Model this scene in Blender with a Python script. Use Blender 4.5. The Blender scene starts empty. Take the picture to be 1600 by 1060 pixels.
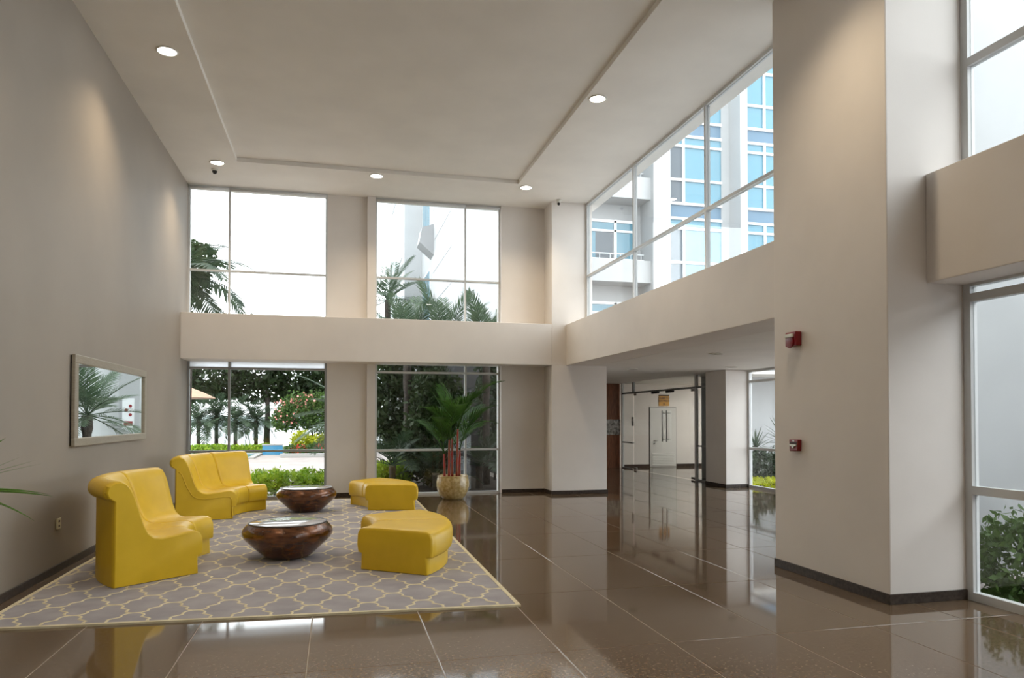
import bpy, math, random
import numpy as np
from mathutils import Vector, Matrix

# ------------------------------------------------------------------ camera, sky, exposure
S = 1.2                                   # drafting units to metres
scene = bpy.context.scene
col = scene.collection
cam_d = bpy.data.cameras.new('camera'); cam = bpy.data.objects.new('camera', cam_d); col.objects.link(cam)
F_PX, YAW, PITCH, CY = 1120.0, 0.2412, 0.0182, 633.0
cam_d.sensor_fit = 'HORIZONTAL'; cam_d.sensor_width = 36.0
cam_d.lens = F_PX / 1600 * 36
cam_d.shift_y = (CY - 530) / 1600
cam_d.clip_start = 0.05; cam_d.clip_end = 500
cam.location = (0, 0, 1.3 * S)
cam.rotation_euler = (math.pi / 2 + PITCH, 0, -YAW)
scene.camera = cam

world = bpy.data.worlds.new('overcast_sky'); scene.world = world; world.use_nodes = True
bg = world.node_tree.nodes['Background']
bg.inputs[0].default_value = (0.94, 0.97, 1.0, 1); bg.inputs[1].default_value = 2.6
SPOT_POWER = 92.0
scene.view_settings.view_transform = 'Standard'; scene.view_settings.look = 'None'
scene.view_settings.exposure = 1.0; scene.view_settings.gamma = 1.0
scene.view_settings.use_curve_mapping = False

# ------------------------------------------------------------------ materials
def mat(name, color, rough=0.5, metal=0.0, coat=0.0, spec=0.5):
    m = bpy.data.materials.new(name); m.use_nodes = True
    b = m.node_tree.nodes['Principled BSDF']
    b.inputs['Base Color'].default_value = (*color, 1); b.inputs['Roughness'].default_value = rough
    b.inputs['Metallic'].default_value = metal; b.inputs['Coat Weight'].default_value = coat
    b.inputs['Specular IOR Level'].default_value = spec
    return m
def noisy(m, c1, c2, scale=5.0, detail=4.0, bump=0.0, lo=0.35, hi=0.65, bscale=None, coord='Object', stretch=None):
    nt = m.node_tree; b = nt.nodes['Principled BSDF']
    tc = nt.nodes.new('ShaderNodeTexCoord'); n = nt.nodes.new('ShaderNodeTexNoise')
    n.inputs['Scale'].default_value = scale; n.inputs['Detail'].default_value = detail
    src = tc.outputs[coord]
    if stretch:
        mp = nt.nodes.new('ShaderNodeMapping'); mp.inputs['Scale'].default_value = stretch
        nt.links.new(src, mp.inputs[0]); src = mp.outputs[0]
    nt.links.new(src, n.inputs['Vector'])
    r = nt.nodes.new('ShaderNodeValToRGB')
    r.color_ramp.elements[0].position = lo; r.color_ramp.elements[1].position = hi
    r.color_ramp.elements[0].color = (*c1, 1); r.color_ramp.elements[1].color = (*c2, 1)
    nt.links.new(n.outputs['Fac'], r.inputs[0]); nt.links.new(r.outputs[0], b.inputs['Base Color'])
    if bump:
        n2 = nt.nodes.new('ShaderNodeTexNoise'); n2.inputs['Scale'].default_value = bscale or scale * 6
        nt.links.new(src, n2.inputs['Vector'])
        bp = nt.nodes.new('ShaderNodeBump'); bp.inputs['Strength'].default_value = bump; bp.inputs['Distance'].default_value = 0.01
        nt.links.new(n2.outputs['Fac'], bp.inputs['Height']); nt.links.new(bp.outputs[0], b.inputs['Normal'])
    return m
def paint(name, c, v=0.03, rough=0.6):
    return noisy(mat(name, c, rough), tuple(x * (1 - v) for x in c), tuple(min(1, x * (1 + v)) for x in c), 1.2, 3, 0.03, bscale=90)
def leafmat(name, c1, c2, scale=6.0, trans=0.35):
    m = noisy(mat(name, c1, 0.5, spec=0.3), c1, c2, scale, 2, 0, 0.3, 0.7)
    nt = m.node_tree; b = nt.nodes['Principled BSDF']; out = nt.nodes['Material Output']
    t = nt.nodes.new('ShaderNodeBsdfTranslucent'); mx = nt.nodes.new('ShaderNodeMixShader'); mx.inputs[0].default_value = trans
    ramp = [n for n in nt.nodes if n.type == 'VALTORGB'][0]
    nt.links.new(ramp.outputs[0], t.inputs[0]); nt.links.new(b.outputs[0], mx.inputs[1]); nt.links.new(t.outputs[0], mx.inputs[2])
    nt.links.new(mx.outputs[0], out.inputs[0]); return m
def glassmat(name, tint=(0.93, 0.95, 0.95), f0=0.04):
    m = bpy.data.materials.new(name); m.use_nodes = True; nt = m.node_tree
    nt.nodes.remove(nt.nodes['Principled BSDF']); out = nt.nodes['Material Output']
    tr = nt.nodes.new('ShaderNodeBsdfTransparent'); tr.inputs[0].default_value = (*tint, 1)
    gl = nt.nodes.new('ShaderNodeBsdfGlossy'); gl.inputs['Roughness'].default_value = 0.0
    lw = nt.nodes.new('ShaderNodeLayerWeight'); lw.inputs[0].default_value = 0.5
    p = nt.nodes.new('ShaderNodeMath'); p.operation = 'POWER'; p.inputs[1].default_value = 5
    ma = nt.nodes.new('ShaderNodeMath'); ma.operation = 'MULTIPLY_ADD'; ma.inputs[1].default_value = 0.9 * (1 - f0); ma.inputs[2].default_value = f0
    mx = nt.nodes.new('ShaderNodeMixShader')
    nt.links.new(lw.outputs['Facing'], p.inputs[0]); nt.links.new(p.outputs[0], ma.inputs[0]); nt.links.new(ma.outputs[0], mx.inputs[0])
    nt.links.new(tr.outputs[0], mx.inputs[1]); nt.links.new(gl.outputs[0], mx.inputs[2]); nt.links.new(mx.outputs[0], out.inputs[0])
    return m
def emit(name, c, s):
    m = mat(name, c, 0.4); b = m.node_tree.nodes['Principled BSDF']
    b.inputs['Emission Color'].default_value = (*c, 1); b.inputs['Emission Strength'].default_value = s; return m

M = {}
M['white'] = paint('white_wall_paint', (0.76, 0.715, 0.675))
M['taupe'] = paint('taupe_wall_paint', (0.312, 0.271, 0.228), 0.03)
M['ceil'] = paint('ceiling_paint', (0.80, 0.77, 0.725))
M['alu'] = mat('white_aluminium', (0.62, 0.63, 0.63), 0.4)
M['grey_alu'] = mat('grey_aluminium', (0.33, 0.34, 0.34), 0.4, 0.3)
M['base'] = noisy(mat('dark_stone_skirting', (0.04, 0.03, 0.025), 0.45, spec=0.3), (0.03, 0.021, 0.016), (0.06, 0.044, 0.035), 30, 4)
M['glass'] = glassmat('window_glass')
fz = bpy.data.materials.new('frosted_glass'); fz.use_nodes = True; M['frosted'] = fz
_t = fz.node_tree.nodes.new('ShaderNodeBsdfTranslucent'); _t.inputs[0].default_value = (.85, .88, .9, 1)
fz.node_tree.links.new(_t.outputs[0], fz.node_tree.nodes['Material Output'].inputs[0])
M['grout'] = mat('pale_grout', (0.34, 0.30, 0.26), 0.7)
fm = noisy(mat('polished_brown_stone', (0.09, 0.07, 0.055), 0.06, coat=0.12, spec=0.85), (0.075, 0.049, 0.028), (0.185, 0.126, 0.078), 45, 10, 0, 0.32, 0.72)
M['stone'] = fm
M['yellow'] = noisy(mat('yellow_leather', (0.6, 0.4, 0.04), 0.42), (0.66, 0.425, 0.008), (0.72, 0.47, 0.014), 4, 3, 0.05, bscale=120)
M['yellow_pipe'] = mat('yellow_leather_piping', (0.66, 0.425, 0.01), 0.4)
M['copper'] = noisy(mat('dark_copper_brown', (0.1, 0.04, 0.015), 0.26, 0.35, 0.6), (0.035, 0.011, 0.004), (0.22, 0.075, 0.02), 7, 8, 0.35, 0.32, 0.72, 26, stretch=(1, 1, 3))
M['table_top'] = mat('pale_glass_top', (0.55, 0.56, 0.62), 0.12, 0.0, 0.5)
M['dark_rim'] = mat('dark_rim', (0.02, 0.012, 0.01), 0.3)
M['rug'] = noisy(mat('grey_wool', (0.30, 0.285, 0.29), 0.95, spec=0.1), (0.33, 0.315, 0.335), (0.41, 0.39, 0.41), 3, 5, 0.5, bscale=400)
M['cream'] = noisy(mat('cream_wool', (0.6, 0.53, 0.36), 0.95, spec=0.1), (0.62, 0.55, 0.37), (0.74, 0.67, 0.48), 8, 4, 0.4, bscale=400)
M['pot'] = noisy(mat('glazed_beige_ceramic', (0.45, 0.35, 0.18), 0.25, coat=0.5), (0.40, 0.28, 0.10), (0.60, 0.46, 0.22), 18, 5, 0.4, bscale=40)
M['soil'] = noisy(mat('soil', (0.03, 0.02, 0.015), 0.95), (0.015, 0.01, 0.008), (0.05, 0.035, 0.02), 40, 4, 0.6)
M['redstem'] = noisy(mat('red_palm_stem', (0.45, 0.03, 0.01), 0.4), (0.38, 0.018, 0.01), (0.20, 0.06, 0.015), 6, 2)
M['palm_in'] = leafmat('green_palm_leaf', (0.018, 0.065, 0.009), (0.065, 0.16, 0.025), 4)
M['palm_fg'] = leafmat('bright_green_blade', (0.05, 0.15, 0.015), (0.12, 0.26, 0.04), 4)
M['palm_out'] = leafmat('grey_green_palm', (0.035, 0.065, 0.035), (0.09, 0.13, 0.075), 3)
M['palm_dark'] = leafmat('dark_palm', (0.012, 0.028, 0.013), (0.035, 0.06, 0.025), 3)
M['leaf_dark'] = leafmat('dark_tree_leaf', (0.014, 0.03, 0.009), (0.04, 0.066, 0.02), 2)
M['leaf_mid'] = leafmat('mid_green_leaf', (0.04, 0.09, 0.02), (0.10, 0.17, 0.035), 3)
M['leaf_hedge'] = leafmat('hedge_leaf', (0.11, 0.24, 0.012), (0.36, 0.48, 0.04), 5)
M['leaf_yellow'] = leafmat('yellow_green_leaf', (0.32, 0.36, 0.01), (0.45, 0.47, 0.02), 5)
M['flower_pink'] = mat('pink_blossom', (0.75, 0.28, 0.24), 0.6)
M['flower_red'] = mat('red_blossom', (0.6, 0.03, 0.02), 0.6)
M['bark'] = noisy(mat('bark', (0.07, 0.05, 0.04), 0.9), (0.018, 0.014, 0.011), (0.055, 0.042, 0.032), 14, 5, 0.6)
M['patio'] = noisy(mat('pale_paving', (0.34, 0.29, 0.27), 0.85), (0.31, 0.265, 0.245), (0.38, 0.33, 0.31), 1.5, 6)
M['grass'] = noisy(mat('grass', (0.06, 0.12, 0.03), 0.95), (0.03, 0.07, 0.015), (0.10, 0.16, 0.04), 8, 5)
M['water'] = mat('lake_water', (0.30, 0.36, 0.38), 0.15)
M['pool'] = mat('pool_water', (0.04, 0.22, 0.38), 0.1)
M['poolrim'] = mat('pool_coping', (0.35, 0.34, 0.32), 0.7)
M['bwhite'] = paint('building_white', (0.37, 0.38, 0.385), 0.03)
M['bgrey'] = paint('building_grey', (0.26, 0.265, 0.27), 0.03)
M['bglass'] = mat('blue_tinted_glass', (0.07, 0.20, 0.27), 0.06, 0.0, spec=0.8)
M['bspandrel'] = mat('blue_spandrel', (0.09, 0.16, 0.23), 0.25)
M['bdark'] = mat('grey_tinted_glass', (0.08, 0.10, 0.12), 0.1)
M['charcoal'] = paint('charcoal_garden_wall', (0.035, 0.035, 0.036), 0.1, 0.8)
M['mirror'] = mat('mirror_silver', (0.86, 0.90, 0.88), 0.0, 1.0)
M['champagne'] = noisy(mat('champagne_wood', (0.34, 0.30, 0.23), 0.4, 0.2), (0.31, 0.27, 0.21), (0.37, 0.33, 0.26), 20, 4, stretch=(1, 1, 8))
M['black'] = mat('black_edge', (0.012, 0.012, 0.012), 0.5)
M['red'] = mat('red_plastic', (0.22, 0.008, 0.012), 0.35)
M['darkred'] = mat('deep_red_recess', (0.03, 0.002, 0.003), 0.5)
M['lens'] = mat('clear_strobe_lens', (0.72, 0.74, 0.68), 0.12)
M['plastic'] = mat('white_plastic', (0.7, 0.68, 0.62), 0.4)
M['ivory'] = mat('ivory_plastic', (0.55, 0.50, 0.33), 0.4)
M['lamp'] = emit('lamp_diffuser', (1.0, 0.96, 0.88), 9.0)
M['panel'] = emit('fill_panel_glow', (1.0, .98, .92), 22.0)  # glow of the fill panels added behind the glass
M['lampoff'] = mat('unlit_diffuser', (0.32, 0.30, 0.27), 0.5)
M['wood'] = noisy(mat('red_brown_wood', (0.17, 0.055, 0.02), 0.35), (0.13, 0.04, 0.014), (0.22, 0.075, 0.028), 5, 6, stretch=(8, 8, 1))
M['marble'] = noisy(mat('mottled_granite', (0.3, 0.27, 0.25), 0.3), (0.10, 0.09, 0.08), (0.42, 0.39, 0.36), 14, 6, 0, 0.35, 0.65)
M['steel'] = mat('brushed_steel', (0.45, 0.45, 0.44), 0.28, 0.9)
M['door'] = mat('white_door_paint', (0.70, 0.69, 0.66), 0.45)
M['gap'] = mat('door_joint', (0.22, 0.21, 0.20), 0.7)
M['sign'] = mat('orange_yellow_sign', (0.62, 0.30, 0.03), 0.5)
M['shore'] = noisy(mat('haze_tinted_shore', (.2, .25, .24), .95), (.15, .19, .18), (.24, .28, .26), .3, 6)  # distance haze is mixed into this grey green
M['umbrella'] = mat('tan_canvas', (0.42, 0.27, 0.18), 0.9)

# ------------------------------------------------------------------ mesh building
def worldloc(o):
    v = Vector((0, 0, 0))
    while o: v = v + o.location; o = o.parent
    return v / S
class B:
    def __init__(s): s.v = []; s.f = []
    def box(s, x0, x1, y0, y1, z0, z1):
        n = len(s.v)
        s.v += [(x0, y0, z0), (x1, y0, z0), (x1, y1, z0), (x0, y1, z0), (x0, y0, z1), (x1, y0, z1), (x1, y1, z1), (x0, y1, z1)]
        s.f += [tuple(n + i for i in q) for q in ((0, 3, 2, 1), (4, 5, 6, 7), (0, 1, 5, 4), (1, 2, 6, 5), (2, 3, 7, 6), (3, 0, 4, 7))]
        return s
    def tube(s, pts, r, n=8, closed=False):
        pts = [Vector(p) for p in pts]; k = len(pts); rs = r if isinstance(r, (list, tuple)) else [r] * k
        base = len(s.v); up = None
        for i, p in enumerate(pts):
            t = (pts[min(i + 1, k - 1)] - pts[max(i - 1, 0)]).normalized()
            if up is None: up = Vector((0, 0, 1)) if abs(t.z) < .9 else Vector((1, 0, 0))
            a = t.cross(up).normalized(); b = a.cross(t).normalized(); up = b
            for j in range(n):
                q = 2 * math.pi * j / n; s.v.append(tuple(p + a * (rs[i] * math.cos(q)) + b * (rs[i] * math.sin(q))))
        for i in range(k - 1):
            for j in range(n):
                s.f.append((base + i * n + j, base + i * n + (j + 1) % n, base + (i + 1) * n + (j + 1) % n, base + (i + 1) * n + j))
        s.f.append(tuple(base + j for j in range(n))[::-1]); s.f.append(tuple(base + (k - 1) * n + j for j in range(n)))
        return s
    def lathe(s, prof, c=(0, 0, 0), n=32, axis='z', cap=True):
        base = len(s.v)
        for r, z in prof:
            for j in range(n):
                q = 2 * math.pi * j / n; a, b = r * math.cos(q), r * math.sin(q)
                if axis == 'z': s.v.append((c[0] + a, c[1] + b, c[2] + z))
                elif axis == 'x': s.v.append((c[0] + z, c[1] + a, c[2] + b))
                else: s.v.append((c[0] + a, c[1] + z, c[2] + b))
        for i in range(len(prof) - 1):
            for j in range(n):
                s.f.append((base + i * n + j, base + i * n + (j + 1) % n, base + (i + 1) * n + (j + 1) % n, base + (i + 1) * n + j))
        if cap: s.f.append(tuple(base + j for j in range(n))[::-1]); s.f.append(tuple(base + (len(prof) - 1) * n + j for j in range(n)))
        return s
    def prism(s, poly, axis, a, b):
        n = len(s.v); k = len(poly)
        for w in (a, b):
            for p, q in poly:
                s.v.append({'x': (w, p, q), 'y': (p, w, q), 'z': (p, q, w)}[axis])
        s.f.append(tuple(range(n, n + k))[::-1]); s.f.append(tuple(range(n + k, n + 2 * k)))
        for i in range(k): s.f.append((n + i, n + (i + 1) % k, n + k + (i + 1) % k, n + k + i))
        return s
    def rings(s, rings):
        base = len(s.v); k = len(rings[0])
        for r in rings: s.v += [tuple(p) for p in r]
        for i in range(len(rings) - 1):
            for j in range(k):
                s.f.append((base + i * k + j, base + i * k + (j + 1) % k, base + (i + 1) * k + (j + 1) % k, base + (i + 1) * k + j))
        s.f.append(tuple(base + j for j in range(k))[::-1]); m = base + (len(rings) - 1) * k
        s.f.append(tuple(m + j for j in range(k)))
        return s
    def mesh(s, name, m, o=(0, 0, 0), smooth=False, fix=True):
        me = bpy.data.meshes.new(name)
        o = Vector(o)
        me.from_pydata([tuple((Vector(p) - o) * S) for p in s.v], [], s.f)
        if fix:
            import bmesh
            bm = bmesh.new(); bm.from_mesh(me); bmesh.ops.recalc_face_normals(bm, faces=bm.faces); bm.to_mesh(me); bm.free()
        me.materials.append(M[m] if isinstance(m, str) else m)
        if smooth:
            me.polygons.foreach_set('use_smooth', [True] * len(me.polygons))
        me.update(); return me
    def build(s, name, m, parent=None, smooth=False, bevel=0, label=None, sharp=None):
        if parent is None:
            a = np.array(s.v); o = Vector(((a[:, 0].min() + a[:, 0].max()) / 2, (a[:, 1].min() + a[:, 1].max()) / 2, a[:, 2].min()))
        else: o = worldloc(parent)
        me = s.mesh(name, m, o, smooth)
        if smooth and sharp is not None: me.set_sharp_from_angle(angle=math.radians(sharp))
        ob = bpy.data.objects.new(name, me); col.objects.link(ob)
        if parent is None: ob.location = o * S
        else: ob.parent = parent
        if bevel:
            md = ob.modifiers.new('bevel', 'BEVEL'); md.width = bevel * S; md.segments = 2; md.limit_method = 'ANGLE'
        if label: ob['label'] = label
        return ob
def tag(o, label, cat=None, group=None, kind=None):
    o['label'] = label
    if cat: o['category'] = cat
    if group: o['group'] = group
    if kind: o['kind'] = kind
    return o
def empty(name, loc, label, cat=None, group=None, kind=None):
    o = bpy.data.objects.new(name, None); col.objects.link(o); o.location = Vector(loc) * S; o.empty_display_size = 0.1
    return tag(o, label, cat, group, kind)
def struct(o, label, cat): return tag(o, label, cat, kind='structure')
def box(*a): return B().box(*a)
def place(me, name, parent, loc, rot=(0, 0, 0), scale=1.0):
    o = bpy.data.objects.new(name, me); col.objects.link(o); o.parent = parent
    o.location = Vector(loc) * S; o.rotation_euler = rot; o.scale = (scale,) * 3; return o

# ------------------------------------------------------------------ room shell
XL, YB, YW, ZC = -2.28, 11.67, 12.17, 5.0       # left wall, beam front, glazing line, soffit height
YR = -5.0                                        # rear of the hall
XR = 4.43                                        # glazing line on the right, near the camera

# floor: grout bed with a tile object for every stone slab
regions = [(XL, 4.43, YR, 12.25), (4.43, 7.55, 5.4, 12.25), (3.6, 10.2, 12.25, 17.6)]
fb = B()
for x0, x1, y0, y1 in regions: fb.box(x0 - .02, x1 + .02, y0, y1, -0.12, -0.002)
floor = fb.build('floor', 'grout'); struct(floor, 'polished dark brown stone floor with thin pale joints', 'floor')
TW, TL, GX, GY = 0.68, 1.30, 1.22, 3.83; g = 0.0028
tile_cache = {}
def tile(x0, x1, y0, y1):
    key = (round(x1 - x0, 3), round(y1 - y0, 3))
    if key not in tile_cache:
        w, l = key; c = 0.003
        b = B(); r0 = [(-w / 2, -l / 2, -.006), (w / 2, -l / 2, -.006), (w / 2, l / 2, -.006), (-w / 2, l / 2, -.006)]
        r1 = [(p[0], p[1], -.0012) for p in r0]; r2 = [(p[0] - math.copysign(c / 2, p[0]), p[1] - math.copysign(c / 2, p[1]), 0) for p in r0]
        b.rings([r0, r1, r2]); tile_cache[key] = b.mesh('floor_tile', 'stone')
    fl0 = worldloc(floor)
    place(tile_cache[key], 'floor_tile', floor, Vector(((x0 + x1) / 2, (y0 + y1) / 2, 0)) - fl0)
for rx0, rx1, ry0, ry1 in regions:
    i0 = math.floor((rx0 - GX) / TW); j0 = math.floor((ry0 - GY) / TL)
    for i in range(i0, i0 + 20):
        for j in range(j0, j0 + 20):
            a, b_, c, d = GX + i * TW + g, GX + (i + 1) * TW - g, GY + j * TL + g, GY + (j + 1) * TL - g
            a, b_, c, d = max(a, rx0), min(b_, rx1), max(c, ry0), min(d, ry1)
            if b_ - a > .02 and d - c > .02: tile(a, b_, c, d)

# walls
struct(box(XL - .25, XL, YR, 12.45, -.1, 5.4).build('wall_left', 'taupe'), 'tall taupe painted wall on the left', 'wall')
wb = B()
wb.box(-0.145, 0.50, YW + .03, 12.45, 0, 2.25).box(0.50, 0.635, YW - .05, 12.45, 0, 2.25)
wb.box(-0.145, 0.50, YW + .03, 12.45, 2.85, 5.05).box(0.50, 0.635, YW - .05, 12.45, 2.85, 5.05)
struct(wb.build('wall_back_pier', 'white'), 'white pier between the two back windows', 'wall')
wr = box(2.785, 3.6, YW - .05, 12.45, 0, 2.25).box(2.785, 3.6, YW - .05, 12.45, 2.85, 5.05)
struct(wr.build('wall_back_right', 'white'), 'white wall right of the potted palm', 'wall')
struct(box(3.57, 4.56, YB, 12.45, 0, 2.2).box(3.57, 4.30, YB, 12.45, 2.2, 5.05).build('wall_corner_column', 'white', bevel=.006), 'white corner column where the two beams meet', 'column')
struct(box(XL, 3.57, YB, 12.3, 2.2, 2.9).build('wall_back_beam', 'white', bevel=.006), 'deep white beam between upper and lower back windows', 'beam')
struct(box(3.83, 4.36, 5.4, YB + .01, 2.2, 2.9).build('wall_right_beam', 'white', bevel=.006), 'deep white beam below the long upper right window', 'beam')
struct(box(3.755, 4.43, 4.24, 5.58, 0, 5.05).build('wall_right_pillar', 'white', bevel=.008), 'massive white pillar carrying two red fire devices', 'pillar')
struct(box(4.085, 4.5, YR, 4.24, 2.26, 3.04).build('wall_near_beam', 'white', bevel=.006), 'white beam between near right windows', 'beam')
struct(box(4.43, 7.75, 5.15, 5.4, -.1, 6.6).build('wall_hall_south', 'bwhite'), 'blank white wall outside the near right window', 'wall')
struct(box(XL - .25, 4.7, YR - .25, YR, -.1, 5.4).build('wall_rear', 'taupe'), 'unseen taupe wall behind the camera', 'wall')  # unseen; taupe chosen so its reflection in the back panes stays dark

# ceiling with a recessed tray
tx0, tx1, ty0, ty1, tz = -1.40, 2.79, 0.6, 10.92, 5.06
cb = B()
cb.box(XL, tx0, YR, 12.45, ZC, 5.3).box(tx1, 4.46, YR, 12.45, ZC, 5.3).box(tx0, tx1, YR, ty0, ZC, 5.3).box(tx0, tx1, ty1, 12.45, ZC, 5.3).box(tx0, tx1, ty0, ty1, tz, 5.3)
struct(cb.build('ceiling', 'ceil'), 'pale ceiling with a shallow recessed tray', 'ceiling')
struct(box(XL - .3, 4.75, YR - .3, 12.8, 5.3, 5.42).build('roof_slab', 'bgrey'), 'flat roof slab above the hall', 'roof')
struct(box(4.36, 7.62, 5.4, 17.85, 2.2, 2.26).box(7.62, 10.45, 13.0, 17.85, 2.2, 2.26).build('ceiling_hall', 'ceil'), 'low white ceiling of the side hallway', 'ceiling')
struct(box(4.40, 7.66, 5.4, 17.9, 2.26, 2.5).box(7.66, 10.5, 13.0, 17.9, 2.26, 2.5).build('roof_hall', 'bgrey'), 'low flat roof over the side hallway', 'roof')

# skirtings
def skirt(name, label, *boxes):
    b = B()
    for q in boxes: b.box(*q)
    struct(b.build(name, 'base', bevel=.002), label, 'skirting')
h = .062; t = .014
skirt('baseboard_left', 'dark stone skirting along the taupe wall', (XL, XL + t, YR, 12.1, 0, h))
skirt('baseboard_back', 'dark stone skirting along the back wall and column', (-.13, .50, YW + .016, YW + .03, 0, h), (.50, .62, YW - .064, YW - .05, 0, h), (2.80, 3.57 - t, YW - .064, YW - .05, 0, h),
      (3.57 - t, 3.57, YB - t, YW - .05, 0, h), (3.57, 4.56, YB - t, YB, 0, h), (4.56, 4.56 + t, YB - t, 12.45, 0, h))
struct(box(8.2, 8.4, -8, 5.15, -.1, 3.4).build('wall_sky_blocker', 'bwhite'), 'unseen white wall added to block sky light at the near right windows', 'wall')  # added out of view to cut the sky light reaching the big pillar
skirt('baseboard_right', 'dark stone skirting around the massive white pillar', (3.755 - t, 3.755, 4.24 - t, 5.58, 0, h * 1.15), (3.755, 4.40, 4.24 - t, 4.24, 0, h * 1.15))

# ------------------------------------------------------------------ windows
def window(name, label, axis, p, u0, u1, z0, z1, us, zs, m='alu', fw=.035, dep=.06, blind=False, frosted=False):
    """glazing in the plane axis=p; us/zs are mullion and transom positions"""
    loc = (p, (u0 + u1) / 2, z0) if axis == 'x' else ((u0 + u1) / 2, p, z0)
    us, zs = sorted(us), sorted(zs)
    w = empty(name, loc, label, 'window', kind='structure')
    def bb(a, b, c, d, dd=dep, off=0):
        return box(p - dd / 2 + off, p + dd / 2 + off, a, b, c, d) if axis == 'x' else box(a, b, p - dd / 2 + off, p + dd / 2 + off, c, d)
    bb(u0, u0 + fw, z0, z1).build('jamb', m, w); bb(u1 - fw, u1, z0, z1).build('jamb', m, w)
    bb(u0 + fw, u1 - fw, z1 - fw, z1).build('head', m, w); bb(u0 + fw, u1 - fw, z0, z0 + fw).build('sill', m, w)
    for u in us: bb(u - fw / 2, u + fw / 2, z0 + fw, z1 - fw).build('mullion', m, w)
    ue = [u0 + fw] + [q for u in us for q in (u - fw / 2, u + fw / 2)] + [u1 - fw]
    for z in zs:
        for i in range(0, len(ue), 2): bb(ue[i], ue[i + 1], z - fw / 2, z + fw / 2).build('transom', m, w)
    ze = [z0 + fw] + [q for z in zs for q in (z - fw / 2, z + fw / 2)] + [z1 - fw]
    for i in range(0, len(ue), 2):
        for k in range(0, len(ze), 2): bb(ue[i], ue[i + 1], ze[k], ze[k + 1], .010).build('pane', 'frosted' if frosted and k == len(ze) - 2 else 'glass', w)
    if blind:
        for i in range(0, len(ue), 2):
            y = p - .07
            B().tube([(ue[i] - .01, y, z1 - .045), (ue[i + 1] + .01, y, z1 - .045)], .022, 12).build('roller_tube', 'alu', w, True)
    return w
window('window_1', 'upper back window beside the taupe wall', 'y', YW + .05, XL, -.145, 2.86, 5.0, [-1.665], [3.655], fw=.03, blind=True)
window('window_2', 'upper back window showing the white building', 'y', YW + .05, .635, 2.785, 2.86, 5.0, [2.165], [3.665], fw=.03, blind=True)
window('window_3', 'lower back window overlooking the hedge and pool', 'y', YW + .05, XL, -.145, 0.0, 2.3, [-1.655], [2.095, .765], 'grey_alu', frosted=True)
window('window_4', 'lower back window behind the potted palm', 'y', YW + .05, .635, 2.785, 0.0, 2.3, [2.175], [2.07, .755])
window('window_5', 'long upper right window facing the blue glazed building', 'x', 4.22, 5.5, 11.67, 2.86, 5.0, [9.66, 7.57], [3.74])
window('window_6', 'near upper right window', 'x', XR, YR, 4.24, 3.0, 5.0, [1.9, -.4, -2.7], [3.86], fw=.06)
window('window_7', 'near lower right window with shrub outside', 'x', XR, YR, 4.24, 0.0, 2.3, [1.9, -.4, -2.7], [2.16, .785], fw=.06)
window('window_8', 'hallway window with yellow bush outside', 'x', 7.55, 5.4, 12.02, 0.0, 2.2, [10.4, 8.2, 6.6], [1.98, .73], fw=.045)

# ------------------------------------------------------------------ side hallway
struct(box(7.06, 7.56, 12.02, 12.77, 0, 2.2).build('wall_hall_pillar', 'white', bevel=.005), 'white pillar between the glass door and hallway window', 'pillar')
skirt('baseboard_hall', 'dark stone skirting around the hallway pillar', (7.06 - t, 7.06, 12.02 - t, 12.77, 0, h), (7.06, 7.54, 12.02 - t, 12.02, 0, h))
struct(box(7.24, 10.2, 17.6, 17.8, 0, 2.2).build('wall_hall_end', 'white'), 'white wall behind the glass partition', 'wall')
skirt('baseboard_hall_end', 'dark stone skirting below the far white wall', (7.34, 8.075, 17.586, 17.6, 0, .075), (8.85, 10.2, 17.586, 17.6, 0, .075))
struct(box(10.2, 10.4, 14.2, 17.8, 0, 2.2).build('wall_hall_side', 'white'), 'white side wall of the room behind glass', 'wall')
struct(box(7.9, 10.4, 14.05, 14.2, -.1, 2.3).box(7.75, 7.9, 12.77, 14.2, -.1, 2.3).box(7.56, 7.9, 12.62, 12.77, -.1, 2.3).build('wall_hall_outer', 'bwhite'), 'white outer wall behind the yuccas', 'wall')
struct(box(4.56, 7.24, 17.6, 17.8, 0, 2.2).build('wall_hall_back', 'wood'), 'red brown wood panelling at the end of the hallway', 'wall')
struct(box(4.36, 4.56, 12.45, 17.8, 0, 2.2).build('wall_hall_left', 'white'), 'white wall along the left of the hallway', 'wall')
wp = box(6.4, 7.235, 17.55, 17.598, .86, 1.26).build('stone_wall_panel', 'marble')
tag(wp, 'mottled stone band set across the red brown panelling', 'wall panel')

gp = empty('glass_partition', (7.28, 15.5, 0), 'frameless glass partition with grey metal rails in the hallway', 'partition')
X = 7.28
for y in (17.5, 16.78, 13.55): box(X - .025, X + .025, y - .035, y + .035, 0 if y != 16.78 else 1.94, 2.2).build('post', 'grey_alu' if y == 16.78 else 'alu', gp)
box(X - .025, X + .025, 12.775, 17.535, 1.915, 1.955).build('head_rail', 'grey_alu', gp)
box(X - .02, X + .02, 16.80, 17.465, .655, .685).build('transom', 'grey_alu', gp)
box(X - .02, X + .02, 12.775, 13.515, .705, .735).build('transom', 'grey_alu', gp)
box(X - .025, X + .025, 12.775, 13.515, 0, .03).build('bottom_rail', 'grey_alu', gp)
box(X - .02, X + .02, 16.80, 17.465, 0, .025).build('bottom_rail', 'grey_alu', gp)
for y0, y1, z0, z1 in ((16.82, 17.465, .025, .655), (16.82, 17.465, .685, 1.915), (12.775, 13.515, .03, .705), (12.775, 13.515, .735, 1.915), (12.775, 13.515, 1.955, 2.2), (13.585, 16.745, 1.955, 2.2), (16.82, 17.465, 1.955, 2.2)):
    box(X - .006, X + .006, y0, y1, z0, z1).build('pane', 'glass', gp)
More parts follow.
